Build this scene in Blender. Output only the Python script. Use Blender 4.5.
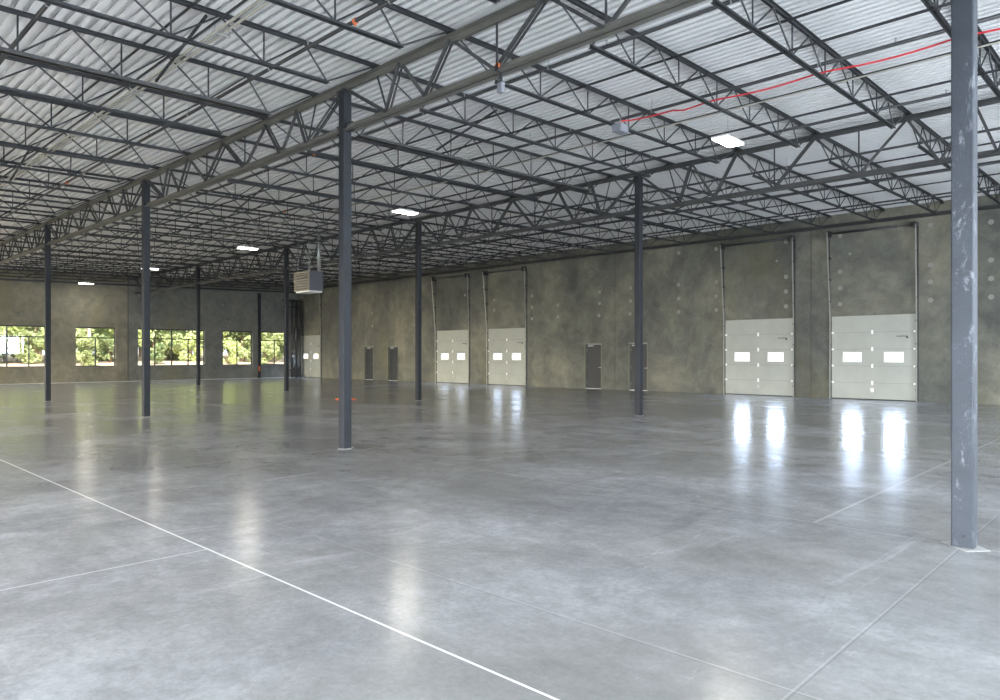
import bpy, math, random
from mathutils import Vector, Matrix
random.seed(7)
S = bpy.context.scene
for o in list(bpy.data.objects): bpy.data.objects.remove(o)
COL = S.collection

# ------------------------------------------------------------ camera, world, exposure, lights
# world: X runs across the hall towards the dock-door wall, Y along the column rows, metres
YAW = 0.8059
cam = bpy.data.cameras.new('camera'); cam_o = bpy.data.objects.new('camera', cam); COL.objects.link(cam_o)
cam_o.location = (0, 0, 1.6); cam_o.rotation_euler = (math.pi/2, 0, -YAW)
cam.sensor_width = 36; cam.lens = 712.155/1000*36; cam.shift_y = 5.28/1000; cam.clip_end = 400; cam.clip_start = .05
S.camera = cam_o
S.view_settings.view_transform = 'Standard'; S.view_settings.look = 'None'
S.view_settings.exposure = 0.27; S.view_settings.gamma = 1; S.view_settings.use_curve_mapping = False

w = bpy.data.worlds.new('world'); S.world = w; w.use_nodes = True
bg = w.node_tree.nodes['Background']; bg.inputs[0].default_value = (.80, .90, 1.0, 1); bg.inputs[1].default_value = 2.2

def lamp_area(name, loc, direction, sx, sy, power, color):
    l = bpy.data.lights.new(name, 'AREA'); l.shape = 'RECTANGLE'; l.size = sx; l.size_y = sy
    l.energy = power; l.color = color
    o = bpy.data.objects.new(name, l); COL.objects.link(o); o.location = loc
    o.rotation_euler = Vector(direction).to_track_quat('-Z', 'Y').to_euler()
    return o
sun = bpy.data.lights.new('sun', 'SUN'); sun.energy = 9; sun.angle = .02; sun.color = (1, .95, .82)
sun_o = bpy.data.objects.new('sun', sun); COL.objects.link(sun_o); sun_o.location = (0, 0, 40)
sun_o.rotation_euler = Vector((.25, .62, -.75)).to_track_quat('-Z', 'Y').to_euler()

XL, XR, YF, YB = -11.3, 27.67, -8.2, 46.9
# added fill lamps, set in invented window bands of the two unseen walls (built below)
ADDED_SIDE_WIN = [(-6.0, 2.0), (5.0, 13.0), (16.0, 24.0), (27.0, 35.0), (37.5, 45.5)]
ADDED_FRONT_WIN = [(-9.5, -1.5), (2.5, 10.5), (14.5, 22.5)]
for i, (a, b) in enumerate(ADDED_SIDE_WIN):
    l_ = lamp_area('added_side_fill', (XL+.06, (a+b)/2, 2.5), (1, 0, -.50), b-a-.1, 3.0, [2600, 2700, 3200, 4400, 4800][i], [(.86, .92, 1.0), (.97, .96, .96), (1, .93, .80), (1, .91, .74), (1, .90, .72)][i])
for o_ in [o for o in bpy.data.objects if o.name.startswith('added_side_fill')]: o_.data.spread = math.radians(66)   # narrow spread keeps this added fill off the roof deck
for a, b in ADDED_FRONT_WIN:
    lamp_area('added_front_fill', ((a+b)/2, YF+.06, 2.5), (0, 1, -.2), b-a-.1, 3.0, 2450, (.84, .92, 1.0))

# ------------------------------------------------------------ materials
def mat(name, color, rough=.5, metal=0, spec=.5, emit=None, estr=0):
    m = bpy.data.materials.new(name); m.use_nodes = True
    b = m.node_tree.nodes['Principled BSDF']
    b.inputs['Base Color'].default_value = (*color, 1); b.inputs['Roughness'].default_value = rough
    b.inputs['Metallic'].default_value = metal; b.inputs['Specular IOR Level'].default_value = spec
    if emit: b.inputs['Emission Color'].default_value = (*emit, 1); b.inputs['Emission Strength'].default_value = estr
    return m
class NT:
    def __init__(s, m): s.m = m; s.t = m.node_tree; s.b = s.t.nodes['Principled BSDF']
    def n(s, typ, **k):
        x = s.t.nodes.new(typ)
        for a, v in k.items(): setattr(x, a, v)
        return x
    def l(s, a, b): s.t.links.new(a, b)
    def coord(s, scale=(1, 1, 1), rot=(0, 0, 0), kind='Object'):
        c = s.n('ShaderNodeTexCoord'); mp = s.n('ShaderNodeMapping')
        mp.inputs['Scale'].default_value = scale; mp.inputs['Rotation'].default_value = rot
        s.l(c.outputs[kind], mp.inputs['Vector']); return mp.outputs['Vector']
    def noise(s, vec, scale, detail=5, rough=.6, dist=0):
        x = s.n('ShaderNodeTexNoise'); x.inputs['Scale'].default_value = scale; x.inputs['Detail'].default_value = detail
        x.inputs['Roughness'].default_value = rough; x.inputs['Distortion'].default_value = dist
        s.l(vec, x.inputs['Vector']); return x.outputs['Fac']
    def ramp(s, fac, stops):
        r = s.n('ShaderNodeValToRGB'); e = r.color_ramp.elements
        while len(e) < len(stops): e.new(.5)
        for i, (p, c) in enumerate(stops):
            e[i].position = p; e[i].color = (*c, 1) if len(c) == 3 else c
        s.l(fac, r.inputs['Fac']); return r.outputs['Color']
    def mix(s, fac, a, b, mode='MIX'):
        x = s.n('ShaderNodeMix', data_type='RGBA', blend_type=mode)
        if isinstance(fac, (int, float)): x.inputs[0].default_value = fac
        else: s.l(fac, x.inputs[0])
        for sock, v in ((x.inputs[6], a), (x.inputs[7], b)):
            if isinstance(v, tuple): sock.default_value = (*v, 1)
            else: s.l(v, sock)
        return x.outputs[2]
    def math(s, op, a, b=None, c=None):
        x = s.n('ShaderNodeMath', operation=op)
        for i, v in enumerate((a, b, c)):
            if v is None: continue
            if isinstance(v, (int, float)): x.inputs[i].default_value = v
            else: s.l(v, x.inputs[i])
        return x.outputs[0]
    def bump(s, h, strength, dist=.01):
        x = s.n('ShaderNodeBump'); x.inputs['Strength'].default_value = strength; x.inputs['Distance'].default_value = dist
        s.l(h, x.inputs['Height']); s.l(x.outputs[0], s.b.inputs['Normal'])
G = lambda v: (v, v, v)

# polished concrete slab, its control joints sealed with pale filler
M_floor = mat('polished_concrete', (.3, .3, .3), .2)
t = NT(M_floor)
sep = t.n('ShaderNodeSeparateXYZ'); t.l(t.coord(), sep.inputs[0]); fx, fy = sep.outputs[0], sep.outputs[1]
big = t.noise(t.coord(), .16, 3, .55, .6)
mid = t.noise(t.coord((1, .7, 1), (0, 0, .5)), .62, 10, .70, .35)
fine = t.noise(t.coord((1, .7, 1), (0, 0, .5)), 4.2, 12, .80, .25)
grain = t.noise(t.coord(), 22, 6, .85, 0)
swirl = t.noise(t.coord((.5, 1, 1), (0, 0, -.4)), .42, 6, .62, 2.8)
c = t.ramp(mid, [(.30, (.19, .192, .196)), (.5, (.272, .274, .279)), (.70, (.38, .383, .39))])
c = t.mix(.6, c, t.ramp(fine, [(.34, G(.38)), (.5, G(.56)), (.66, G(.72))]), 'OVERLAY')
c = t.mix(.5, c, t.ramp(grain, [(.36, G(.38)), (.5, G(.52)), (.64, G(.66))]), 'OVERLAY')
c = t.mix(t.ramp(swirl, [(.50, G(0)), (.56, G(.26)), (.60, G(.03)), (1, G(0))]), c, (.17, .175, .185))
c = t.mix(t.ramp(big, [(.38, G(.45)), (.55, G(0))]), c, (.18, .172, .145))
c = t.mix(1.0, c, (.965, .98, 1.0), 'MULTIPLY')
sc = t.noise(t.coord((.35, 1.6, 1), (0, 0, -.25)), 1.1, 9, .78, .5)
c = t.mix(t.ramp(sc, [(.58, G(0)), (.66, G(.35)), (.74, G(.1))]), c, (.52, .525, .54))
sd = t.noise(t.coord((.3, 1.2, 1), (0, 0, .9)), .8, 10, .78, .6)
c = t.mix(t.ramp(sd, [(.58, G(0)), (.64, G(.38)), (.70, G(.12))]), c, (.15, .155, .165))
flecks = t.noise(t.coord(), 1.6, 6, .8, .2)
c = t.mix(t.ramp(flecks, [(.66, G(0)), (.76, G(.6))]), c, (.50, .50, .52))
def joint(c, axis, pos, wd, strength, color, lim=None):
    d = t.math('ABSOLUTE', t.math('SUBTRACT', axis, pos))
    m = t.math('MULTIPLY', t.math('LESS_THAN', d, wd), strength)
    if lim:
        ax, sign, v = lim
        m = t.math('MULTIPLY', m, t.math('LESS_THAN' if sign < 0 else 'GREATER_THAN', ax, v))
    return t.mix(m, c, color)
c = joint(c, fx, 2.57, .009, .9, (.72, .72, .70))
c = joint(c, fx, 3.40, .006, .35, (.17, .17, .18), (fy, -1, 4.3)); c = joint(c, fx, 3.42, .006, .25, (.5, .5, .5), (fy, -1, 6.5))
for p in (7.0, 11.6, 16.16, 21.9):
    c = joint(c, fx, p, .012, .38, (.50, .50, .48)); 
c = joint(c, fy, 5.81, .010, .6, (.58, .58, .57), (fx, -1, 2.57))
c = joint(c, fy, 1.33, .004, .6, (.16, .16, .17)); c = joint(c, fy, 1.345, .006, .22, (.50, .50, .5))
c = joint(c, fy, 2.55, .02, .4, (.48, .48, .46), (fx, 1, 7.0))
for p in (10.42, 14.96, 19.51, 28.6, 37.7): c = joint(c, fy, p, .012, .3, (.46, .46, .44))
t.l(c, t.b.inputs['Base Color'])
rg = t.ramp(mid, [(.3, G(.15)), (.75, G(.27))]); t.l(rg, t.b.inputs['Roughness'])
t.bump(mid, .12, .02)

def concrete_wall(name, c0, c1, c2):
    m = mat(name, c1, .85, spec=.2); t = NT(m)
    a = t.noise(t.coord((1, 1, .8)), .38, 6, .6, .6); b = t.noise(t.coord(), 1.7, 8, .7, .5); f = t.noise(t.coord(), 9, 5, .7)
    c = t.ramp(a, [(.32, c0), (.5, c1), (.68, c2)])
    c = t.mix(.9, c, t.ramp(b, [(.3, G(.36)), (.7, G(.64))]), 'OVERLAY')
    c = t.mix(.3, c, t.ramp(f, [(.3, G(.4)), (.7, G(.6))]), 'OVERLAY')
    st = t.noise(t.coord((1, 1, .35)), .30, 4, .6, .3)
    c = t.mix(t.ramp(st, [(.56, G(0)), (.68, G(.45))]), c, (c1[0]*1.18, c1[1]*1.1, c1[2]*.72))
    t.l(c, t.b.inputs['Base Color']); t.bump(b, .15, .02)
    return m
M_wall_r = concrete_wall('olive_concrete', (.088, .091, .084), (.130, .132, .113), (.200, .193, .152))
M_wall_b = concrete_wall('warm_lit_concrete', (.18, .172, .142), (.235, .222, .175), (.31, .285, .22))  # warm light left of the joint is put into this colour
M_wall_b2 = concrete_wall('cool_lit_concrete', (.145, .15, .142), (.195, .197, .178), (.25, .248, .215))  # cooler light right of the joint is put into this colour
M_wall_o = mat('plain_concrete', (.30, .30, .28), .85)
M_joint = mat('dark_sealant', (.05, .05, .045), .8)
M_dot = mat('faded_grout', (.235, .235, .21), .9)
M_patch = mat('grout_patch', (.36, .36, .33), .9)
M_pad = mat('column_grout', (.30, .30, .29), .8)
M_deck = mat('white_steel_deck', (.86, .86, .87), .6, spec=.5)
t = NT(M_deck); a = t.noise(t.coord(), .25, 2, .5)
t.l(t.ramp(a, [(.35, (.86, .865, .875)), (.65, (.90, .905, .915))]), t.b.inputs['Base Color'])
def painted(name, c, rough=.45, wear=None, ws=6, th=.62, metal=.0):
    m = mat(name, c, rough, metal, .28); t = NT(m)
    a = t.noise(t.coord(), 2.2, 5, .6)
    col = t.ramp(a, [(.35, tuple(v*.85 for v in c)), (.65, tuple(v*1.15 for v in c))])
    if wear:
        b = t.noise(t.coord((1, 1, .5)), ws, 8, .75, .3)
        col = t.mix(t.ramp(b, [(th, G(0)), (th+.1, G(.75))]), col, wear)
        f = t.noise(t.coord((3, 3, 1)), 40, 3, .8); col = t.mix(t.ramp(f, [(.62, G(0)), (.72, G(.35))]), col, wear)
    t.l(col, t.b.inputs['Base Color']); return m
M_steel = painted('grey_primed_steel', (.036, .039, .043), .5)
M_girder_lit = painted('lit_girder_primer', (.135, .132, .118), .5, (.24, .20, .13), 3, .64)  # yellowish light on the near row is put into this primer colour
M_girder_dark = painted('shaded_girder_primer', (.065, .067, .068), .42)  # same primer made darker; on the second row it stands for less light
M_col = painted('column_primer', (.021, .024, .029), .6, (.20, .22, .25), 5, .64)
M_col_worn = painted('scuffed_column_paint', (.040, .047, .058), .55, (.27, .29, .32), 4.2, .555)
M_pipe = mat('black_pipe', (.03, .031, .033), .4)
M_galv = mat('galvanised_metal', (.42, .43, .43), .35, .6)
M_track = mat('dull_zinc', (.30, .305, .28), .5, .3)
M_cond = mat('pale_conduit', (.50, .49, .43), .35, .3)
M_orange = mat('orange_plastic', (.75, .16, .05), .5)
M_red = mat('red_cable_jacket', (.62, .03, .04), .45)
M_rust = mat('orange_tag', (.65, .17, .06), .6)
M_door = mat('dock_door_panel', (.42, .43, .385), .5)
t = NT(M_door); a = t.noise(t.coord(), 1.1, 4, .6); t.l(t.ramp(a, [(.3, (.305, .317, .28)), (.7, (.36, .372, .33))]), t.b.inputs['Base Color'])
M_doordark = mat('dock_door_seam', (.16, .165, .15), .6)
M_white = mat('white_metal', (.82, .82, .80), .4)
M_black = mat('black_rubber', (.015, .015, .015), .7)
M_leaf_door = mat('dark_grey_door_paint', (.030, .032, .035), .45)
M_frame_door = mat('door_frame_paint', (.15, .155, .12), .5)
M_bronze = mat('dark_bronze_frame', (.018, .018, .017), .4)
M_heater_side = mat('heater_grey_side', (.10, .10, .115), .5)
M_heater = mat('heater_beige', (.24, .22, .17), .5)
M_lamp = mat('lit_diffuser', (1, 1, 1), .5, emit=(1, .97, .88), estr=26)
M_grey = mat('light_grey_box', (.20, .21, .24), .5)
M_glass = bpy.data.materials.new('clear_glass'); M_glass.use_nodes = True
nt = M_glass.node_tree; nt.nodes.clear()
gl = nt.nodes.new('ShaderNodeBsdfGlossy'); gl.inputs['Roughness'].default_value = .02
tr = nt.nodes.new('ShaderNodeBsdfTransparent'); tr.inputs[0].default_value = (.97, .98, .97, 1)
mx = nt.nodes.new('ShaderNodeMixShader'); ou = nt.nodes.new('ShaderNodeOutputMaterial')
mx.inputs[0].default_value = .04; nt.links.new(tr.outputs[0], mx.inputs[1]); nt.links.new(gl.outputs[0], mx.inputs[2]); nt.links.new(mx.outputs[0], ou.inputs[0])
M_frost = mat('opaque_frosted_pane', (.75, .78, .8), .4)  # opaque panes of the added window bands, keeping the sun out
M_bark = mat('bark', (.30, .22, .16), .9)
M_bark_pale = mat('pale_bark', (.55, .50, .42), .9)
def leafmat(name, a, b):
    m = mat(name, a, .6, spec=.2); t = NT(m)
    n_ = t.noise(t.coord(), 1.3, 4, .7); t.l(t.ramp(n_, [(.35, a), (.65, b)]), t.b.inputs['Base Color']); return m
M_leafA = leafmat('leaf_green', (.34, .40, .18), (.56, .62, .32))
M_leafB = leafmat('leaf_deep', (.22, .29, .14), (.42, .48, .24))
M_leafC = leafmat('leaf_lime', (.50, .60, .22), (.72, .78, .40))
M_soil = mat('leaf_litter', (.45, .33, .25), .95)
t = NT(M_soil); a = t.noise(t.coord(), .35, 5, .6); t.l(t.ramp(a, [(.35, (.42, .27, .20)), (.55, (.60, .48, .38)), (.7, (.34, .40, .16))]), t.b.inputs['Base Color'])
M_yard = mat('pale_yard_concrete', (.6, .6, .58), .8)

# ------------------------------------------------------------ mesh helpers
class MB:
    def __init__(s): s.v = []; s.f = []
    def add(s, vs, fs):
        k = len(s.v); s.v += [tuple(p) for p in vs]; s.f += [tuple(i+k for i in f) for f in fs]; return s
    def box(s, x0, x1, y0, y1, z0, z1):
        return s.add([(x0,y0,z0),(x1,y0,z0),(x1,y1,z0),(x0,y1,z0),(x0,y0,z1),(x1,y0,z1),(x1,y1,z1),(x0,y1,z1)],
                     [(0,3,2,1),(4,5,6,7),(0,1,5,4),(1,2,6,5),(2,3,7,6),(3,0,4,7)])
    def bar(s, a, b, w, h, up=(0, 0, 1), off=(0, 0)):
        """rectangular bar a->b, w across, h along up; off shifts the section (across, up)"""
        a, b = Vector(a), Vector(b); d = (b-a).normalized(); u = Vector(up)
        if abs(d.dot(u)) > .99: u = Vector((1, 0, 0))
        sd = d.cross(u).normalized(); u = sd.cross(d).normalized()
        vs = []
        for p in (a, b):
            p = p + sd*off[0] + u*off[1]
            for i, j in ((-1,-1),(1,-1),(1,1),(-1,1)): vs.append(p + sd*i*w/2 + u*j*h/2)
        return s.add(vs, [(0,3,2,1),(4,5,6,7),(0,1,5,4),(1,2,6,5),(2,3,7,6),(3,0,4,7)])
    def rod(s, pts, r, n=8, caps=True):
        pts = [Vector(p) for p in pts]; rings = []
        prev = None
        for i, p in enumerate(pts):
            if i == 0: d = pts[1]-p
            elif i == len(pts)-1: d = p-pts[i-1]
            else: d = (p-pts[i-1]).normalized() + (pts[i+1]-p).normalized()
            d = d.normalized(); ref = prev if prev else (Vector((0,0,1)) if abs(d.z) < .9 else Vector((1,0,0)))
            sd = d.cross(ref).normalized(); u = sd.cross(d).normalized(); prev = u
            rr = r[i] if isinstance(r, (list, tuple)) else r
            rings.append([p + sd*math.cos(2*math.pi*k/n)*rr + u*math.sin(2*math.pi*k/n)*rr for k in range(n)])
        vs = [q for rg in rings for q in rg]; fs = []
        for i in range(len(pts)-1):
            for k in range(n):
                fs.append((i*n+k, i*n+(k+1)%n, (i+1)*n+(k+1)%n, (i+1)*n+k))
        if caps: fs.append(tuple(range(n))[::-1]); fs.append(tuple((len(pts)-1)*n+k for k in range(n)))
        return s.add(vs, fs)
    def disc(s, c, axis, r, t, n=20):
        c = Vector(c); ax = Vector(axis).normalized(); return s.rod([c-ax*t/2, c+ax*t/2], r, n)
    def mesh(s, name, m, smooth=False):
        me = bpy.data.meshes.new(name); me.from_pydata(s.v, [], s.f); me.materials.append(m)
        if smooth: me.polygons.foreach_set('use_smooth', [True]*len(me.polygons))
        me.update(); return me
def link(name, me, parent=None, loc=None):
    o = bpy.data.objects.new(name, me); COL.objects.link(o)
    if parent: o.parent = parent
    if loc is not None: o.location = loc
    return o
def part(name, mb, m, parent=None, smooth=False, bevel=0):
    o = link(name, mb.mesh(name, m, smooth), parent)
    if bevel:
        b = o.modifiers.new('bevel', 'BEVEL'); b.width = bevel; b.segments = 2; b.limit_method = 'ANGLE'
    return o
def tag(o, label, cat, group=None, kind=None):
    o['label'] = label; o['category'] = cat
    if group: o['group'] = group
    if kind: o['kind'] = kind
    return o
def empty(name, loc, label, cat, group=None, kind=None):
    o = bpy.data.objects.new(name, None); COL.objects.link(o); o.location = loc; o.empty_display_size = .1
    return tag(o, label, cat, group, kind)
def copy_tree(o, parent=None):
    c = o.copy(); COL.objects.link(c); c.parent = parent
    for ch in o.children[:]: copy_tree(ch, c)
    return c
KIDS = {}
ORD = ['first','second','third','fourth','fifth','sixth','seventh','eighth','ninth','tenth','eleventh','twelfth','thirteenth',
       'fourteenth','fifteenth','sixteenth','seventeenth','eighteenth','nineteenth','twentieth','twenty-first','twenty-second',
       'twenty-third','twenty-fourth','twenty-fifth','twenty-sixth','twenty-seventh']

# ------------------------------------------------------------ shell
deckz = lambda x: 6.34 + .0225*(x-7.0)          # underside of the roof deck, rising to the dock wall
tag(part('floor', MB().box(XL-.2, XR+.2, YF-.2, YB+.2, -.3, 0), M_floor), 'polished mottled grey concrete floor with pale joint lines', 'floor', kind='structure')

def flat_wall(axis, pos, thick, u0, u1, z1, holes, zmax=None):
    """wall on plane axis=pos, inner face at pos, thickness outward; holes (u0,u1,z0,z1)"""
    us = sorted({u0, u1, *[h[0] for h in holes], *[h[1] for h in holes]}); zs = sorted({0, z1, *[h[2] for h in holes], *[h[3] for h in holes]})
    mb = MB()
    def P(u, d, z): return (pos+d, u, z) if axis == 'x' else (u, pos+d, z)
    inh = lambda u, z: any(h[0] < u < h[1] and h[2] < z < h[3] for h in holes)
    for i in range(len(us)-1):
        for j in range(len(zs)-1):
            a, b, c_, d_ = us[i], us[i+1], zs[j], zs[j+1]
            if inh((a+b)/2, (c_+d_)/2): continue
            for d in (0, thick): mb.add([P(a,d,c_), P(b,d,c_), P(b,d,d_), P(a,d,d_)], [(0,1,2,3)])
    for a, b, c_, d_ in holes:
        for q in ([(a,c_),(a,d_)], [(b,c_),(b,d_)], [(a,c_),(b,c_)], [(a,d_),(b,d_)]):
            (ua, za), (ub, zb) = q
            mb.add([P(ua,0,za), P(ub,0,zb), P(ub,thick,zb), P(ua,thick,za)], [(0,1,2,3)])
    for a, b, c_, d_ in ((u0,u0,0,z1), (u1,u1,0,z1)): mb.add([P(a,0,c_), P(b,thick,c_), P(b,thick,d_), P(a,0,d_)], [(0,1,2,3)])
    mb.add([P(u0,0,z1), P(u1,0,z1), P(u1,thick,z1), P(u0,thick,z1)], [(0,1,2,3)])
    return mb

DOCKS = [8.06, 12.27, 26.08, 30.36, 45.56]       # centres of the roll-up doors along the right wall
MEN = [(17.40, 18.34), (19.92, 20.84), (35.4, 36.38), (37.98, 38.9)]
holes = [(c_-1.39, c_+1.39, .0, 3.04) for c_ in DOCKS] + [(a-.04, b+.04, 0, 2.19) for a, b in MEN]
wr = part('wall_right', flat_wall('x', XR, .25, YF, YB+.25, 7.2, holes), M_wall_r)
tag(wr, 'long olive grey tilt-up concrete wall with roll-up doors', 'wall', kind='structure')
for y in (37.78, 19.13, 10.2):
    part('panel_joint', MB().box(XR-.004, XR+.01, y-.012, y+.012, 0, 6.9), M_joint, wr)
DOTS = [(15.81,6.04),(15.81,4.66),(15.81,4.06),(15.81,3.48),(14.06,6.03),(14.06,4.66),(14.06,4.07),(14.06,3.49),(11.15,6.02),
 (11.15,4.65),(11.15,4.08),(11.15,3.5),(9.15,6.02),(9.15,4.69),(9.15,4.08),(9.15,3.49),(6.22,6.04),(6.22,4.68),(6.22,4.1),(6.22,3.48),
 (4.5,5.92),(4.5,4.69),(4.5,4.09),(4.5,3.49),(24.27,3.49),(22.54,4.11),(22.54,3.51),(20.0,4.6),(20.0,4.06),
 (20.04,3.49),(18.26,4.68),(18.27,4.09),(18.3,3.49),(38.1,4.35),(38.05,3.5),(33.82,4.08),(33.82,3.44),
 (29.3,5.0),(27.0,4.6),(27.0,4.05),(24.27,4.08),(24.27,4.66)]
for y, z in DOTS:
    part('grout_patch', MB().disc((XR-.001, y, z), (1, 0, 0), .085, .006, 18), M_dot, wr)
for y, z in ((11.51, 5.3), (8.81, 5.31), (27.9, 5.35)):
    part('grout_patch', MB().disc((XR-.001, y, z), (1, 0, 0), .05, .006, 14), M_dot, wr)
for y, z in ((19.98, 4.75), (20.45, 5.49)):       # ring-shaped lifting inserts
    mb = MB(); n = 24
    mb.rod([(XR-.004, y+.12*math.cos(k*2*math.pi/n), z+.12*math.sin(k*2*math.pi/n)) for k in range(n+1)], .012, 6)
    part('lifting_ring_mark', mb, M_dot, wr)

WINS = [(7.45, 11.64), (12.9, 15.09), (16.36, 20.56), (21.79, 23.91), (24.56, 26.72)]
WZ0, WZ1, WZT = .93, 3.28, 2.65
XS = 15.78                                       # panel joint of the back wall
for nm, u0, u1, m, lb in (('wall_back', XL, XS, M_wall_b, 'grey concrete end wall coloured as warmly lit, left of the panel joint'),
                          ('wall_back_right', XS, XR+.25, M_wall_b2, 'grey concrete end wall panel coloured as coolly lit, right of the joint')):
    hs = [(a, b, WZ0, WZ1) for a, b in WINS if a >= u0 and b <= u1]
    o = tag(part(nm, flat_wall('y', YB, .25, u0, u1, 7.2, hs), m), lb, 'wall', kind='structure')
    if nm == 'wall_back':
        part('panel_joint', MB().box(XS-.02, XS+.02, YB-.006, YB+.01, 0, 6.9), M_joint, o)
    for k in range(9):
        x = random.uniform(max(u0, 8), u1-1); z = random.choice((3.9, 4.4, 5.0))
        part('grout_patch', MB().disc((x, YB-.001, z), (0, 1, 0), .07, .006, 14), M_dot, o)
tag(part('trim_1', MB().box(2, XR-.02, YB-.34, YB-.02, .0, .012), M_white), 'pale filler strip along foot of the windowed end wall', 'trim', kind='structure')

# the two walls behind the camera, with frosted window bands added to house the fill lamps
hl = [(a, b, 1.0, 4.0) for a, b in ADDED_SIDE_WIN]
tag(part('wall_left', flat_wall('x', XL, -.25, YF, YB+.25, 7.2, hl), M_wall_o), 'concrete side wall behind the camera with added window bands', 'wall', kind='structure')
hf = [(a, b, 1.0, 4.0) for a, b in ADDED_FRONT_WIN]
tag(part('wall_front', flat_wall('y', YF, -.25, XL, XR+.25, 7.2, hf), M_wall_o), 'concrete end wall behind the camera with added window bands', 'wall', kind='structure')
wn = 0
for a, b in ADDED_SIDE_WIN:
    wn += 1; e = empty('window_%d' % (wn+5), (XL, (a+b)/2, 1), 'added frosted window band in unseen side wall behind the camera', 'window', 'added side windows', 'structure')
    L = (b-a)/2; mb = MB()
    for y in (-L, -L/2, 0, L/2, L): mb.box(-.12, -.04, y-.03, y+.03, 0, 3)
    for z in (.03, 1.5, 2.97): mb.box(-.12, -.04, -L, L, z-.03, z+.03)
    part('window_frame', mb, M_bronze, e); part('pane', MB().box(-.10, -.08, -L, L, 0, 3), M_frost, e)
for a, b in ADDED_FRONT_WIN:
    wn += 1; e = empty('window_%d' % (wn+5), ((a+b)/2, YF, 1), 'added frosted window band in unseen end wall behind the camera', 'window', 'added end windows', 'structure')
    L = (b-a)/2; mb = MB()
    for y in (-L, -L/2, 0, L/2, L): mb.box(y-.03, y+.03, -.12, -.04, 0, 3)
    for z in (.03, 1.5, 2.97): mb.box(-L, L, -.12, -.04, z-.03, z+.03)
    part('window_frame', mb, M_bronze, e); part('pane', MB().box(-L, L, -.10, -.08, 0, 3), M_frost, e)

# roof deck: flutes running along Y, undercut and deepened to make dark stripes
mb = MB(); x = XL-.2; prof = []
while x < XR+.2:
    for dx, dz in ((0, 0), (.084, 0), (.049, .080), (.1874, .080)): prof.append((x+dx, deckz(x+dx)+dz))
    x += .1524
vs = [(px, YF-.2, pz) for px, pz in prof] + [(px, YB+.2, pz) for px, pz in prof]; n = len(prof)
mb.add(vs, [(i, i+1, n+i+1, n+i) for i in range(n-1)])
mb.add([(XL-.3, YF-.3, deckz(XL)+.10), (XR+.3, YF-.3, deckz(XR)+.10), (XR+.3, YB+.3, deckz(XR)+.10), (XL-.3, YB+.3, deckz(XL)+.10),
        (XL-.3, YF-.3, deckz(XL)+.3), (XR+.3, YF-.3, deckz(XR)+.3), (XR+.3, YB+.3, deckz(XR)+.3), (XL-.3, YB+.3, deckz(XL)+.3)],
       [(0,1,2,3), (4,5,6,7), (0,1,5,4), (1,2,6,5), (2,3,7,6), (3,0,4,7)])
tag(part('ceiling', mb, M_deck), 'white corrugated steel roof deck above the joists', 'ceiling', kind='structure')

# windows of the end wall
WL = ['wide four-light window at the left edge of the end wall', 'narrow two-light window, second from left in the end wall',
      'wide four-light window in the middle of the end wall, behind columns', 'narrow two-light window right of the wide middle one',
      'narrow two-light window nearest the corner of the end wall']
for i, (a, b) in enumerate(WINS):
    e = empty('window_%d' % (i+1), ((a+b)/2, YB, WZ0), WL[i], 'window', None, 'structure')
    L = (b-a)/2; H = WZ1-WZ0; T = WZT-WZ0; y0, y1 = .12, .20
    mb = MB(); fw = .045
    mb.box(-L, -L+fw, y0, y1, 0, H); mb.box(L-fw, L, y0, y1, 0, H); mb.box(-L+fw, L-fw, y0, y1, 0, fw); mb.box(-L+fw, L-fw, y0, y1, H-.07, H)
    part('window_frame', mb, M_bronze, e)
    part('transom', MB().box(-L+fw, L-fw, y0, y1, T-.03, T+.03), M_bronze, e)
    wide = b-a > 3
    if wide: part('mullion', MB().box(-.03, .03, y0-.002, y1+.002, fw, H-.07), M_bronze, e)
    for mx_ in ((-L/2, L/2) if wide else (0,)):
        part('mullion', MB().box(mx_-.025, mx_+.025, y0, y1, fw, T-.03), M_bronze, e)
    part('pane', MB().box(-L+fw, L-fw, .155, .162, fw, H-.07), M_glass, e)
    part('window_sill', MB().box(-L, L, .0, .12, -.01, .006), M_patch, e)

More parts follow.
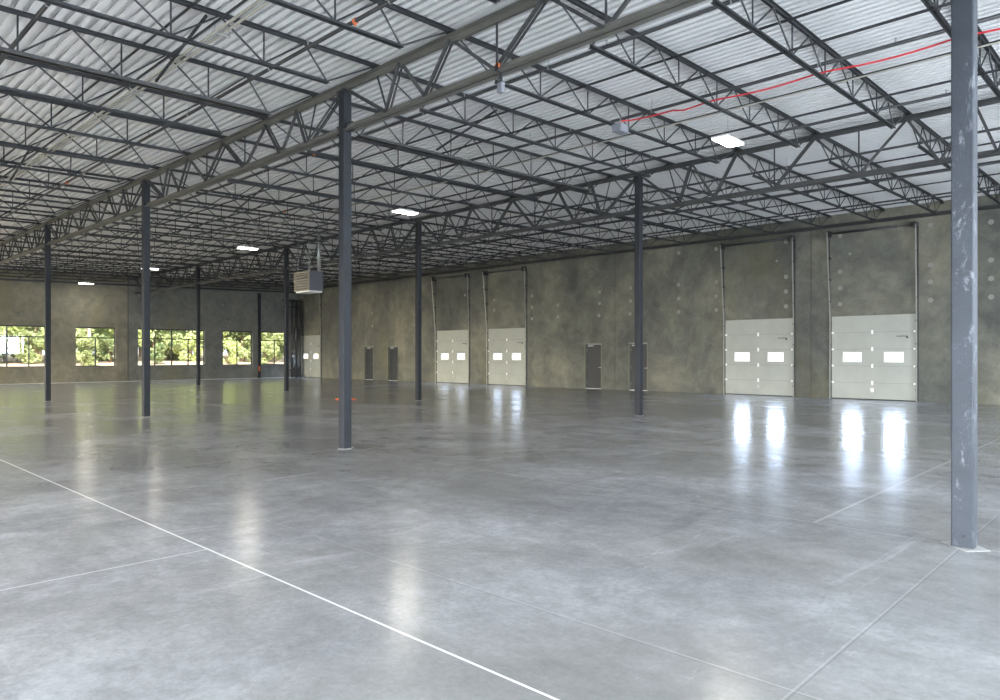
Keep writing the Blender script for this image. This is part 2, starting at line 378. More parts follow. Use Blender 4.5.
# ------------------------------------------------------------ dock doors and personnel doors
DL = ['white roll-up dock door nearest the scuffed front column', 'white roll-up dock door just left of the nearest roll-up door',
      'white roll-up dock door, right one of the far pair', 'white roll-up dock door, left one of the far pair',
      'white roll-up dock door at the far corner under the heater']
def dock_door(yc, label, no):
    e = empty('door_%d' % no, (XR, yc, 0), label, 'door', None, 'structure')
    W = 1.39; zs = [0, .608, 1.216, 1.824, 2.432, 3.04]
    for k in range(5):
        z0, z1 = zs[k]+.004, zs[k+1]-.004
        mb = MB()
        if k == 2:
            segs = [(-W, -1.0), (-.40, .37), (.98, W)]
            for a, b in segs: mb.box(.03, .08, a, b, z0, z1)
            for a, b in ((-1.0, -.40), (.37, .98)): mb.box(.03, .08, a, b, z0, 1.37); mb.box(.03, .08, a, b, 1.70, z1)
        else:
            mb.box(.03, .08, -W, W, z0, z1)
        for q in (1, 2, 3): mb.box(.027, .03, -W+.02, W-.02, z0+(z1-z0)*q/4-.004, z0+(z1-z0)*q/4+.004) if k != 2 else None
        part('door_section', mb, M_door, e, bevel=.004)
        if k: part('section_seam', MB().box(.045, .07, -W, W, zs[k]-.006, zs[k]+.006), M_doordark, e)
    for a, b in ((-1.0, -.40), (.37, .98)):
        mb = MB(); f = .02
        mb.box(.022, .03, a-f, b+f, 1.35, 1.37); mb.box(.022, .03, a-f, b+f, 1.70, 1.72); mb.box(.022, .03, a-f, a, 1.37, 1.70); mb.box(.022, .03, b, b+f, 1.37, 1.70)
        p = part('vision_panel', mb, M_white, e)
        part('pane', MB().box(.06, .065, a, b, 1.37, 1.70), M_glass, p)
    for z in zs[1:5]:
        part('hinge', MB().box(.012, .03, -.03, .03, z-.07, z+.07), M_white, e)
        for s_ in (-1, 1):
            part('roller_hinge', MB().box(.005, .03, s_*W-s_*.02-.05, s_*W-s_*.02+.05, z-.035, z+.035), M_white, e)
    part('lock', MB().box(.01, .03, -.05, .05, .30, .42), M_galv, e)
    part('bottom_seal', MB().box(.02, .09, -W, W, .0, .03), M_black, e)
    mb = MB().box(.024, .0265, -W+.25, -W+.60, 2.26, 2.285); mb.box(.024, .0265, -W+.24, -W+.30, 2.20, 2.255)
    part('door_badge', mb, M_black, e)
    for s_, ln in ((1, .30), (-1, .12)):       # s=+1 is the far (left-hand) track
        yy = s_*(W+.04)
        mb = MB().bar((-.05, yy, 0), (-.05, yy, 3.05), .032, .05)
        mb.bar((-.05, yy, 3.05), (-.05-ln, yy, 6.12), .032, .05)
        part('lift_track', mb, M_cond if s_ > 0 and no in (3, 4, 5) else M_track, e)
        mb = MB().box(-.02, -.002, min(yy+s_*.02, yy+s_*.05), max(yy+s_*.02, yy+s_*.05), 0, 6.2)
        for z in (.4, 1.2, 2.0, 2.8, 3.6, 4.4, 5.2, 6.0):
            xo = -.05 - (max(0, z-3.05)/3.07)*ln
            mb.box(xo, -.002, yy-.02, yy+.04, z-.03, z+.03)
        part('track_bracket', mb, M_steel, e)
    mb = MB().rod([(-.26, -W-.05, 6.08), (-.26, W+.05, 6.08)], .022, 10); mb.rod([(-.26, -W+.5, 6.08), (-.26, W-.25, 6.08)], .045, 12)
    part('torsion_shaft', mb, M_pipe, e, True)
    for s_ in (-1, 1):
        d = part('cable_drum', MB().disc((-.26, s_*(W-.06), 6.08), (0, 1, 0), .065, .06), M_pipe, e)
        part('drum_plate', MB().box(-.36, -.01, s_*(W+.02)-.01, s_*(W+.02)+.01, 5.96, 6.2), M_pipe, e)
for i, yc in enumerate(DOCKS):
    dock_door(yc, DL[i], i+1)
    for a, b in ((-1.0, -.40), (.37, .98)):      # daylight arriving through the two vision panels
        lamp_area('daylight_vision_panel', (XR+.055, yc+(a+b)/2, 1.535), (-1, 0, -.95), b-a-.01, .30, 20, (.58, .72, 1.0)).data.spread = math.radians(112)

ML = ['grey personnel door right behind the second-row front column', 'grey personnel door with pale closer, left of the second-row front column',
      'grey personnel door, right one of the far left pair', 'grey personnel door, left one of the far left pair']
for i, (a, b) in enumerate(MEN):
    e = empty('door_%d' % (i+6), (XR, (a+b)/2, 0), ML[i], 'door', None, 'structure')
    L = (b-a)/2
    mb = MB()
    for s_ in (-1, 1): mb.box(-.012, .20, min(s_*L, s_*(L+.04)), max(s_*L, s_*(L+.04)), 0, 2.19)
    mb.box(-.012, .20, -L, L, 2.13, 2.19)
    part('door_frame', mb, M_frame_door, e)
    leaf = part('door_leaf', MB().box(.14, .185, -L+.004, L-.004, .02, 2.126), M_leaf_door, e, bevel=.004)
    part('door_closer', MB().box(.07, .14, L-.42, L-.08, 2.02, 2.08), M_galv, e, bevel=.008)
    mb = MB().disc((.125, -L+.09, 1.02), (1, 0, 0), .03, .03); mb.rod([(.10, -L+.09, 1.02), (.085, -L+.09, 1.02), (.085, -L+.21, 1.02)], .011)
    part('door_handle', mb, M_galv, e)
    part('threshold', MB().box(.0, .2, -L, L, 0, .018), M_white, e)
    for z in (.3, 1.05, 1.85): part('hinge', MB().rod([(.13, L-.004, z-.05), (.13, L-.004, z+.05)], .009), M_galv, e)

# steel angles along the wall tops
e = tag(part('edge_angle', MB().box(XR-.09, XR, YF, YB, 6.33, 6.345).box(XR-.012, XR, YF, YB, 6.345, 6.47), M_pipe),
        'dark steel edge angle running along top of the dock wall', 'steel angle', kind='structure')
e['label'] = 'dark steel edge angle running along top of the dock wall'; e.name = 'trim_2'
mb = MB()
for z0 in (0,): 
    a = (XL, YB-.06, deckz(XL)-.62); b = (XR-.1, YB-.06, deckz(XR)-.62)
    mb.bar(a, b, .11, .10); mb.bar((XL, YB-.02, deckz(XL)-.04), (XR-.1, YB-.02, deckz(XR)-.04), .03, .07)
o = tag(part('trim_3', mb, M_pipe), 'dark steel edge beam along top of the windowed end wall', 'steel beam', kind='structure')

# ------------------------------------------------------------ columns
ROWX = [7.0, 16.16]; Y0, SY = 1.326, 9.0907
def make_column(x, y, label, m=M_col, vis=True):
    top = deckz(x)-.225
    e = empty('steel_column', (x, y, 0), label, 'column', 'square steel columns')
    w_ = .082
    mb = MB(); r = .014                       # hollow square section with softened corners
    ring = []
    for cx, cy, a0 in ((w_-r, w_-r, 0), (-w_+r, w_-r, 90), (-w_+r, -w_+r, 180), (w_-r, -w_+r, 270)):
        for k in range(4):
            a = math.radians(a0+k*30); ring.append((cx+r*math.cos(a), cy+r*math.sin(a)))
    n = len(ring); zz = [.006, top]
    mb.add([(p[0], p[1], z) for z in zz for p in ring], [(k, (k+1) % n, n+(k+1) % n, n+k) for k in range(n)] + [tuple(range(n, 2*n))])
    part('shaft', mb, m, e)
    part('bolt_hole', MB().disc((-w_-.0005, -.01, .10), (1, 0, 0), .014, .003, 14), M_black, e)
    part('grout_pad', MB().add([(-.19, -.05, .004), (-.03, -.19, .004), (.20, .02, .004), (.04, .18, .004), (-.19, -.05, -.01), (-.03, -.19, -.01), (.20, .02, -.01), (.04, .18, -.01)],
         [(0,1,2,3), (4,7,6,5), (0,4,5,1), (1,5,6,2), (2,6,7,3), (3,7,4,0)]), M_pad, e)
    mb = MB().box(-.11, .11, -.11, .11, top, top+.014)
    part('cap_plate', mb, m, e)
    zb = [5.44, 5.38][0 if x < 10 else 1]
    mb = MB().box(-.012, .012, w_, w_+.16, zb-.02, zb+.14); mb.box(-.012, .012, -w_-.16, -w_, zb-.02, zb+.14)
    part('stabiliser_plate', mb, m, e)
    return e
CL = {(0,0): 'scuffed blue-grey steel column, closest and at the right edge', (1,0): 'dark steel column standing left of centre, second nearest',
      (2,0): 'dark steel column in front of the wide middle window', (3,0): 'dark steel column at the far left, beside the leftmost window',
      (4,0): 'dark steel column out of frame, fifth of the near row',
      (0,1): 'dark steel column out of frame, first of the second row', (1,1): 'dark steel column in front of the second personnel door pair',
      (2,1): 'slim dark steel column left of the far dock door pair', (3,1): 'dark steel column left of the hanging unit heater',
      (4,1): 'thin distant steel column crossing the right end of the wide middle window'}
for (i, j), lb in CL.items():
    make_column(ROWX[j], Y0+SY*i, lb, M_col_worn if (i, j) == (0, 0) else M_col)
e = empty('pipe_column', (24.35, YB-.13, 0), 'slender dark post against end wall between the two rightmost windows', 'column')
part('shaft', MB().box(-.08, .08, -.08, .08, .006, 5.95), M_col, e, bevel=.01); part('red_tag', MB().box(-.10, .02, -.095, -.08, .5, .85), M_rust, e)
part('base_plate', MB().box(-.13, .13, -.12, .12, 0, .02), M_col, e)

# ------------------------------------------------------------ girders (open-web, along the column rows)
def chord(mb, a, b, w_, h_, gap, flip=1, t_=.010):
    """pair of angles back to back; flip=+1 flange on top, -1 flange at the bottom; a/b mark the flange face"""
    for s_ in (-1, 1):
        mb.bar(a, b, (w_-gap)/2, t_, off=(s_*(w_+gap)/4, -flip*t_/2))
        mb.bar(a, b, t_, h_, off=(s_*(gap/2+t_/2), -flip*h_/2))
def make_girder(x, zt, zb, label, gm):
    e = empty('open_web_girder', (x, 0, 0), label, 'girder', 'open-web girders')
    L = SY
    mb = MB(); chord(mb, (0, .0, zt), (0, L, zt), .21, .095, .03, 1, .012); part('top_chord', mb, gm, e)
    mb = MB(); chord(mb, (0, .10, zb), (0, L-.10, zb), .21, .10, .03, -1, .014); part('bottom_chord', mb, gm, e)
    t_, b_ = zt-.05, zb+.05
    S_ = [((0, t_), (1.2, b_), 2), ((1.2, b_), (.909, t_), 0), ((1.2, b_), (1.55, t_), 2), ((1.55, t_), (2.15, b_), 1),
          ((2.15, b_), (2.727, t_), 2), ((2.727, t_), (3.64, b_), 1), ((3.64, b_), (3.64, t_), 0), ((3.64, b_), (4.545, t_), 2)]
    for (ya, za), (yb, zc), k in S_:
        for mir in (0, 1):
            A, B = ((0, ya, za), (0, yb, zc)) if not mir else ((0, L-ya, za), (0, L-yb, zc))
            mb = MB()
            if k == 2:
                for s_ in (-1, 1):
                    mb.bar(A, B, .045, .007, up=(1, 0, 0), off=(0, s_*.028)); mb.bar(A, B, .007, .04, up=(1, 0, 0), off=(.019, s_*.045))
            elif k == 1: mb.bar(A, B, .045, .04, up=(1, 0, 0))
            else: mb.rod([A, B], .016, 8)
            part('web_member', mb, M_girder_dark if k else M_steel, e)
    return e
BAYN = ['nearest bay', 'second bay', 'third bay', 'fourth bay', 'farthest bay']
for j in (0, 1):
    zt = deckz(ROWX[j])-.10; zb = (5.44, 5.38)[j]; src = None
    for i in range(5):
        lb = 'grey open-web girder over the %s column row, %s from the camera' % (('near', 'second')[j], BAYN[i])
        if src is None: src = o = make_girder(ROWX[j], zt, zb, lb, (M_girder_lit, M_girder_dark)[j])
        else: o = copy_tree(src); o['label'] = lb
        o.location.y = Y0 + SY*i

# ------------------------------------------------------------ bar joists across the bays
def make_joist(x0, x1, heavy=False):
    e = empty('bar_joist', (x0, 0, 0), 'x', 'joist')
    L = x1-x0; z = lambda x: deckz(x0+x) - .004
    D = .53 if not heavy else .60
    mb = MB(); chord(mb, (0, 0, z(0)), (L, 0, z(L)), .105, .05, .025, 1, .007); part('top_chord', mb, M_steel, e)
    end = .92
    mb = MB(); a, b = (end, 0, z(end)-D), (L-end, 0, z(L-end)-D)
    if heavy:
        chord(mb, a, b, .15, .06, .05, -1, .009)
    else: chord(mb, a, b, .09, .045, .025, -1, .007)
    part('bottom_chord', mb, M_steel if not heavy else M_girder_dark, e)
    for s_ in (0, L): part('bearing_seat', MB().box(s_-.07, s_+.07, -.05, .05, z(s_)-.095, z(s_)-.045), M_steel, e)
    # bent-rod web: bottom nodes every 1.3 m about the middle
    c = L/2; nb = int((c-1.0)//1.3); bots = [c+1.3*k for k in range(-nb, nb+1)]
    tops = [c+1.3*(k+.5) for k in range(-nb-1, nb+1)]
    pts = []
    zt = lambda x: z(x)-.035; zb = lambda x: z(x)-D+.03
    seq = [(0, 'e')] ; allb = [(x, 'b') for x in bots] + [(x, 't') for x in tops if .75 < x < L-.75]
    allb.sort()
    first, last = allb[0][0], allb[-1][0]
    path = [(0.06, zt(0.06)), (end+.02, zb(end))]
    if first - end > .45: path.append(((first+end)/2+.12 if allb[0][1] == 'b' else first, zt(first)))
    path += [(x, zt(x) if k == 't' else zb(x)) for x, k in allb]
    if L-end-last > .45 and allb[-1][1] == 'b': path.append(((last+L-end)/2-.12, zt(last)))
    path += [(L-end-.02, zb(L-end)), (L-.06, zt(L-.06))]
    # drop consecutive duplicates at the same level
    cl = [path[0]]
    for p in path[1:]:
        if abs(p[0]-cl[-1][0]) > .05: cl.append(p)
    mb = MB()
    for p, q in zip(cl, cl[1:]):
        if abs(p[1]-q[1]) < .25 : continue
        mb.rod([(p[0], 0, p[1]), (q[0], 0, q[1])], .014, 6)
    part('web', mb, M_steel, e)
    vm = MB().rod([(0, 0, -D+.03), (0, 0, -.035)], .0125, 6).mesh('vertical_strut', M_steel)
    for x in bots: link('vertical_strut', vm, e, (x, 0, z(x)))
    return e
BAYS = [(-2.16, 7.0, 'bay left of the near column row'), (7.0, 16.16, 'bay between the two column rows'), (16.16, XR-.01, 'bay beside the dock wall')]
JY = [Y0+SY/10+SY/5*k for k in range(-1, 25)]
for bi, (a, b, bl) in enumerate(BAYS):
    src = make_joist(a, b); hv = make_joist(a, b, True) if bi < 2 else None
    used = used_h = False
    for k, y in enumerate(JY):
        heavy = bi < 2 and k == 6
        if heavy: o = hv
        else:
            o = src if not used else copy_tree(src); used = True
        o.location.y = y
        nth = len(JY)-k
        o['label'] = ('heavier ' if heavy else '') + 'grey bar joist, %s from the end wall, %s' % (ORD[nth-1], bl)
        o['group'] = 'bar joists in the ' + bl

# bridging angles, one run per line and level
BR = [(.9, 0), (3.95, 0), (10.05, 1), (13.1, 1), (19.9, 2), (23.8, 2)]
bn = {.9: 'left line of the leftmost bay', 3.95: 'right line of the leftmost bay', 10.05: 'left line of the middle bay', 13.1: 'right line of the middle bay',
      19.9: 'left line of the dock-side bay', 23.8: 'right line of the dock-side bay'}
for x, _ in BR:
    for lev, dz in (('upper', -.075), ('lower', -.515)):
        z = deckz(x)+dz
        mb = MB().box(x-.018, x+.018, YF+.1, YB-.05, z-.003, z+.003).box(x-.018, x-.012, YF+.1, YB-.05, z-.036, z)
        tag(part('bridging_angle', mb, M_steel), '%s bridging angle tying the joists, %s' % (lev, bn[x]), 'bridging', 'joist bridging angles')
# diagonal cross bridging between neighbouring joists
for x, ks, wh in ((4.2, (5, 10, 15), 'leftmost bay'), (9.85, (5, 10, 15), 'middle bay'), (19.7, (5, 10, 15), 'dock-side bay')):
    for k in ks:
        mb = MB().bar((x, JY[k]+.03, deckz(x)-.08), (x, JY[k+1]-.03, deckz(x)-.50), .03, .03)
        tag(part('diagonal_brace', mb, M_steel), 'diagonal brace between the %s and %s joists from end wall, %s' % (ORD[len(JY)-k-2], ORD[len(JY)-k-1], wh), 'brace', 'diagonal joist braces')

# ------------------------------------------------------------ sprinkler lines, conduits
SP = [(-.6, 'leftmost'), (2.5, 'at the upper left corner'), (5.5, 'just left of near girder'), (8.6, 'just right of near girder'), (11.6, 'mid middle bay'),
      (14.7, 'just left of second girder'), (17.9, 'just right of second girder'), (21.4, 'mid dock-side bay'), (24.8, 'nearest the dock wall')]
for x, wh in SP:
    z = deckz(x)-.26
    e = empty('sprinkler_pipe', (x, 0, z), 'black sprinkler branch pipe threading the joists, ' + wh, 'pipe', 'sprinkler branch pipes')
    part('pipe_run', MB().rod([(0, YF+.2, 0), (0, YB-.15, 0)], .028, 10), M_pipe, e, True)
    hm = MB().rod([(0, 0, .028), (0, 0, .075)], .010, 6).disc((0, 0, .085), (0, 0, 1), .022, .004, 10).mesh('sprinkler_head', M_galv)
    hg = MB().rod([(0, 0, .02), (0, 0, .24)], .005, 5).disc((0, 0, 0), (0, 1, 0), .034, .02, 12).mesh('pipe_hanger', M_galv)
    for k in range(17):
        y = -3.0+3.03*k; link('sprinkler_head', hm, e, (0, y, 0)); link('pipe_hanger', hg, e, (0, y+1.1, 0))
    for y in {5.5: (7.95, 20.7), 8.6: (14.0,), 11.6: (2.1, 20.6)}.get(x, ()):
        part('orange_coupling', MB().disc((0, y, 0), (0, 1, 0), .038, .05, 14).box(-.014, .014, y-.014, y+.014, -.06, .0), M_rust, e)
# pair of pale conduits in the leftmost bay
e = empty('conduit_pair', (4.35, 0, 0), 'pair of pale conduits running through the upper left joists', 'conduit')
zc = deckz(4.4)-.26
for dx in (0, .09):
    part('conduit_tube', MB().rod([(dx, YF+.3, zc), (dx, 7.6+dx, zc), (dx, 7.9+dx, zc+.0), (dx-.04, 8.3, zc-.02), (dx-.04, YB-.2, zc-.02)], .019, 8), M_cond, e, True)
for k in range(14):
    y = 3.1+3.2*k
    part('trapeze_hanger', MB().box(-.06, .16, y-.015, y+.015, zc-.045, zc-.022).rod([(-.05, y, zc-.03), (-.05, y, zc+.25)], .004, 5).rod([(.15, y, zc-.03), (.15, y, zc+.25)], .004, 5), M_galv, e)
mb = MB().rod([(-.2, 6.65, 5.82), (2.0, 6.75, 5.86), (4.3, 6.9, 5.90)], .007, 6)
mb.rod([(2.05, 6.75, 5.86), (2.05, 6.75, 6.15)], .004, 5).rod([(3.3, 6.84, 5.88), (3.3, 6.84, 6.2)], .004, 5).rod([(3.4, 6.84, 5.88), (3.4, 6.84, 6.2)], .004, 5)
tag(part('thin_conduit', mb, M_galv), 'thin pale conduit hung below the upper left joists', 'conduit')
# conduit and red cable lying over the lower chords of the middle bay
mb = MB().rod([(11.95, YF+.3, 5.955), (11.95, 30, 5.955)], .012, 6)
tag(part('grey_conduit', mb, M_cond), 'thin pale conduit beside the red cable in the middle bay', 'conduit')
pts = []
n = 60
for k in range(n+1):
    y = -6+13.55*k/n
    ph = ((y-JY[0]) % (SY/5))/(SY/5); sag = -.05*math.sin(math.pi*ph)
    pts.append((11.45+.05*math.sin(y*.8), y, 6.00+sag + (.06 if y > 6.5 else 0)))
pts += [(11.28, 7.62, 6.02), (11.15, 7.66, 5.93), (11.12, 7.66, 5.86)]
tag(part('red_cable', MB().rod(pts, .014, 6), M_red, smooth=True), 'bright red cable strung along the joists to a grey box', 'cable')
e = empty('junction_box', (11.02, 7.50, 5.70), 'light grey box hanging at the end of the red cable', 'box')
part('housing', MB().box(-.13, .13, -.10, .10, 0, .16), M_grey, e, bevel=.02); part('hanger', MB().rod([(0, 0, .16), (0, 0, .30)], .008), M_galv, e)
part('cable_gland', MB().rod([(.10, .16, .16), (.10, .10, .10)], .02), M_red, e)
e = empty('sensor_box', (7.0, 6.70, 5.17), 'small pale box with orange cap under the near girder', 'box')
part('housing', MB().box(-.035, .035, -.045, .045, 0, .14), M_grey, e, bevel=.01); part('bracket', MB().box(-.012, .012, -.02, .02, .14, .27).box(-.13, .0, -.03, .0, .26, .27).box(-.13, -.12, -.07, -.03, .26, .36), M_steel, e)
part('orange_cap', MB().disc((-.115, -.05, .33), (1, 0, 0), .035, .03, 14), M_rust, e)

# ------------------------------------------------------------ high-bay lights
LL = ['lit rectangular high-bay light, nearest, upper right', 'lit high-bay light just right of the second nearest column top', 'lit high-bay light, third away, left of centre',
      'lit high-bay light partly behind the column before the middle window', 'lit high-bay light seen edge-on against the end wall']
def make_light():
    e = empty('high_bay_light', (0, 0, 0), 'x', 'light', 'high-bay lights')
    mb = MB().box(-.36, .36, -.16, .16, 0, .035); mb.add([(-.30,-.11,.035),(.30,-.11,.035),(.30,.11,.035),(-.30,.11,.035),(-.22,-.06,.085),(.22,-.06,.085),(.22,.06,.085),(-.22,.06,.085)],
        [(4,5,6,7),(0,1,5,4),(1,2,6,5),(2,3,7,6),(3,0,4,7)])
    part('housing', mb, M_white, e)
    part('diffuser', MB().box(-.345, .345, -.145, .145, -.02, -.001), M_lamp, e)
    mb = MB()
    for s_ in (-1, 1): mb.rod([(s_*.25, 0, .08), (0, 0, .25)], .003, 5)
    mb.rod([(0, 0, .25), (0, 0, .74)], .003, 5)
    part('suspension_wire', mb, M_galv, e)
    return e
def lamp_glow(x, y):
    lamp_area('high_bay_glow', (x, y, 5.675), (0, 0, -1), .66, .27, 28, (1, .93, .78))
src = make_light()
for i, (x, y) in enumerate(((12.87, 6.3), (12.85, 16.1), (13.0, 25.9), (12.85, 35.3), (13.0, 45.3))):
    o = src if i == 0 else copy_tree(src)
    o.location = (x, y, 5.70); o['label'] = LL[i]; lamp_glow(x, y)

# ------------------------------------------------------------ unit heater
e = empty('unit_heater', (15.3, 24.8, 4.13), 'grey and beige unit heater hung from the roof near the far corner', 'heater')
part('cabinet', MB().box(-.28, .34, -.0, 1.1, .03, .80), M_heater_side, e, bevel=.012)
mb = MB(); mb.box(-.32, -.28, 0, 1.1, .03, .09); mb.box(-.32, -.28, 0, 1.1, .74, .80); mb.box(-.32, -.28, 0, .06, .09, .74); mb.box(-.32, -.28, 1.04, 1.1, .09, .74)
part('louvre_frame', mb, M_heater, e)
for k in range(6):
    z = .13+.105*k
    part('louvre_blade', MB().add([(-.33, .06, z), (-.33, 1.04, z), (-.28, 1.04, z+.06), (-.28, .06, z+.06), (-.33, .06, z+.008), (-.33, 1.04, z+.008), (-.28, 1.04, z+.068), (-.28, .06, z+.068)],
        [(0,1,2,3), (4,7,6,5), (0,4,5,1), (2,6,7,3), (0,3,7,4), (1,5,6,2)]), M_heater, e)
part('drip_pan', MB().box(-.30, .30, .0, 1.0, -.03, .03), M_white, e, bevel=.01)
for sx in (-.2, .28):
    for sy in (.1, 1.0): part('hanger_rod', MB().rod([(sx, sy, .80), (sx, sy, 2.4)], .009, 6), M_galv, e)
part('flue_pipe', MB().rod([(.22, .16, .80), (.22, .16, 2.42)], .05, 14), M_galv, e, True)
part('gas_valve', MB().rod([(-.1, .9, -.03), (-.1, .9, -.14), (.12, .9, -.14)], .018, 8), M_pipe, e)

# ------------------------------------------------------------ sprinkler riser in the far corner
e = empty('sprinkler_riser', (26.95, YB-.30, 0), 'black sprinkler riser pipes clustered in the far corner', 'riser')
for x, r, y in ((-.12, .055, .05), (.20, .075, .0), (.46, .05, -.1)):
    part('riser_pipe', MB().rod([(x, y, .12), (x, y, 5.6)], r, 14).disc((x, y, .06), (0, 0, 1), r*1.7, .12, 16), M_pipe, e, True)
for z, r in ((5.55, .08), (5.1, .06), (.55, .05)):
    part('cross_pipe', MB().rod([(-.9 if z > 5 else -.3, .0, z), (.5, .0, z)], r, 12), M_pipe, e, True)
part('check_valve', MB().rod([(.20, 0, 2.6), (.20, 0, 2.75), (.20, 0, 3.1), (.20, 0, 3.5), (.20, 0, 3.7)], [.08, .14, .16, .14, .08], 14), M_pipe, e, True)
part('flange', MB().disc((.20, 0, 4.4), (0, 0, 1), .14, .06, 16), M_pipe, e)
for k in range(2):
    mb = MB(); n = 16
    mb.rod([(-.12+.1*math.cos(q*2*math.pi/n), -.16-k*.02, 1.55+.35*k+.1*math.sin(q*2*math.pi/n)) for q in range(n+1)], .012, 6).rod([(-.12, -.16, 1.55+.35*k), (-.12, .0, 1.55+.35*k)], .014)
    part('hand_wheel', mb, M_galv, e)
part('floor_box', MB().box(.05, .42, -.2, .1, .02, .75), M_pipe, e, bevel=.02)

# ------------------------------------------------------------ orange cone behind the second nearest column
e = empty('safety_cone', (14.75, 21.9, 0), 'orange safety cone on floor half hidden behind a column', 'cone')
part('base', MB().box(-.27, .27, -.27, .27, 0, .035), M_orange, e, bevel=.01)
part('cone_body', MB().rod([(0, 0, .03), (0, 0, .07), (0, 0, .68), (0, 0, .71)], [.20, .175, .035, .025], 24), M_orange, e, True)
part('white_band', MB().rod([(0, 0, .38), (0, 0, .50)], [.109, .082], 24, False), M_white, e, True)

# ------------------------------------------------------------ outside: ground, shrubs and trees past the end wall, yard past the dock wall
def gz(y): 
    t_ = min(1, max(0, (y-49)/14)); return -.05 + 1.0*t_*t_*(3-2*t_) + max(0, y-63)*.012
mb = MB(); ys = [47.2+1.5*k for k in range(60)]; xs = [-30+6*k for k in range(20)]
vs = [(x, y, gz(y)+.12*math.sin(x*.31)*min(1, (y-47.2)/12)) for y in ys for x in xs]; nx = len(xs)
mb.add(vs, [(j*nx+i, j*nx+i+1, (j+1)*nx+i+1, (j+1)*nx+i) for j in range(len(ys)-1) for i in range(nx-1)])
tag(part('outside_ground', mb, M_soil, smooth=True), 'sunlit leaf litter ground sloping up outside the end windows', 'ground', kind='structure')
tag(part('dock_yard', MB().box(XR+.25, 140, -40, 47.0, -.3, -.1), M_yard), 'pale concrete yard outside the dock doors', 'ground', kind='structure')

def foliage(n, rx, rz, zc_, leaf, seed, shell=.55):
    rnd = random.Random(seed); mb = MB()
    clumps = [(rnd.gauss(0, .5)*rx, rnd.gauss(0, .5)*rx, zc_+rnd.uniform(-.8, .8)*rz, rnd.uniform(.28, .5)) for _ in range(14)]
    for k in range(n):
        cx, cy, cz, cr = rnd.choice(clumps)
        d = Vector((rnd.gauss(0, 1), rnd.gauss(0, 1), rnd.gauss(0, 1))).normalized()*rnd.uniform(shell, 1)*cr*max(rx, rz*.7)
        p = Vector((cx, cy, cz))+d
        if p.z < .05: p.z = .05+rnd.random()*.3
        a = Vector((rnd.gauss(0, 1), rnd.gauss(0, 1), rnd.gauss(0, .6))).normalized(); b = a.cross(Vector((rnd.gauss(0, 1), rnd.gauss(0, 1), rnd.gauss(0, 1)))).normalized()
        l = leaf*rnd.uniform(.6, 1.3); a *= l; b *= l*.55
        mb.add([p-a, p+b*.9-a*.1, p+a, p-b*.9-a*.1], [(0,1,2,3)])
    return mb
def make_plant(kind, m, bark, seed):
    rnd = random.Random(seed)
    if kind == 'tree':
        e = empty('woodland_tree', (0,0,0), 'x', 'tree')
        mb = MB().rod([(0,0,-.3), (.05,.03,2), (rnd.uniform(-.2,.2),.1,5), (rnd.uniform(-.4,.4),.2,9)], [.20,.16,.12,.05], 10)
        for k in range(5):
            z = rnd.uniform(2.2, 5); a = rnd.uniform(0, 6.28); mb.rod([(0,0,z), (1.0*math.cos(a),1.0*math.sin(a),z+.8), (1.8*math.cos(a),1.8*math.sin(a),z+1.3)], [.05,.03,.015], 6)
        part('trunk', mb, bark, e, True)
        part('crown', foliage(6500, 2.9, 3.2, 4.5, .17, seed), m, e)
    else:
        e = empty('woodland_shrub', (0,0,0), 'x', 'shrub')
        mb = MB()
        for k in range(6):
            a = rnd.uniform(0, 6.28); mb.rod([(0,0,-.2), (.25*math.cos(a),.25*math.sin(a),.9), (.6*math.cos(a),.6*math.sin(a),2.0)], [.04,.03,.012], 6)
        part('stem', mb, bark, e, True)
        part('foliage', foliage(3200, 1.15, 1.25, 1.35, .13, seed), m, e)
    return e
T = [make_plant('tree', M_leafA, M_bark_pale, 11), make_plant('tree', M_leafB, M_bark, 12), make_plant('tree', M_leafC, M_bark_pale, 13)]
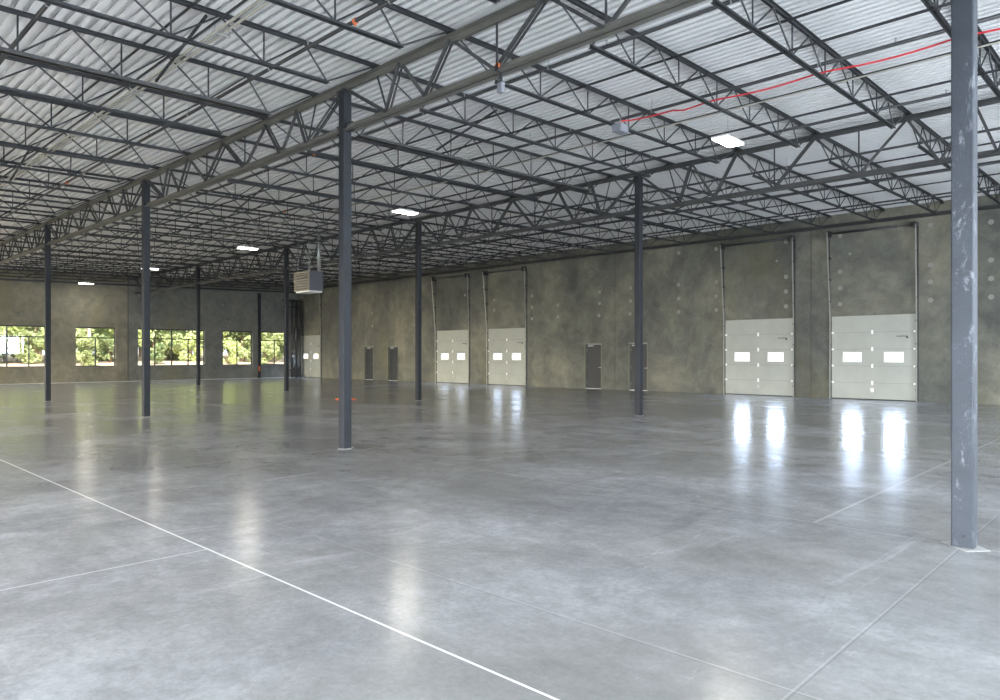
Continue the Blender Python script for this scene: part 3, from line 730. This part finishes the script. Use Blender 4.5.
B_ = [make_plant('shrub', M_leafC, M_bark, 21), make_plant('shrub', M_leafA, M_bark, 22), make_plant('shrub', M_leafB, M_bark, 23)]
usedp = set()
def plant(src, x, y, s_, rz, label, group):
    o = src if src.name not in usedp else copy_tree(src); usedp.add(src.name); usedp.add(o.name)
    o.location = (x, y, gz(y)-.02); o.rotation_euler.z = rz; o.scale = (s_, s_, s_); o['label'] = label; o['group'] = group
rnd = random.Random(5)
wlook = ['the leftmost window', 'the second window from left', 'the wide middle window', 'the window right of the middle one', 'the window nearest the corner']
kn = {0: ('mid green leafy tree', 'green bushy shrub'), 1: ('dark green tree', 'green bushy shrub'), 2: ('bright lime green tree', '')}
# shrubs seen low in each window (bearing of the window centre times distance, slightly spread)
spots = []
for wi, (a, b) in enumerate(WINS):
    cx = (a+b)/2
    for k, yy in enumerate((60.0, 66.0, 72.0)):
        spots.append((cx*yy/46.9 + (-1.3, 1.6, -.2)[k]*(1 if b-a > 3 else .7), yy, wi, k))
near = ['nearest the glass', 'a little further back', 'farthest back']
for x, y, wi, k in spots:
    col_ = ('lime', 'mid green', 'deep green')[(wi+k) % 3]
    plant(B_[(wi+k) % 3], x, y, .8+.15*k, rnd.uniform(0, 6), '%s shrub outside %s, %s' % (col_, wlook[wi], near[k]), 'shrubs outside the end windows')
tn = ['front', 'second', 'third', 'fourth', 'fifth', 'rear']
for row, yy in enumerate((68, 74, 80, 87, 95, 104)):
    nt_ = 10
    x0_, x1_ = 7.0*yy/46.9, 27.0*yy/46.9
    for k in range(nt_):
        x = x0_ + (x1_-x0_)*(k+.5*(row % 2)+.15)/nt_; q = (k*2+row) % 3
        plant(T[q], x + rnd.uniform(-.5, .5), yy + rnd.uniform(-1.5, 1.5), 1.0+.04*row, rnd.uniform(0, 6),
              '%s tree outside, %s row, %s from left' % (('mid green', 'dark green', 'lime green')[q], tn[row], ORD[k]), 'woodland trees outside the end windows')
for o in T+B_:
    if o['label'] == 'x': bpy.data.objects.remove(o)
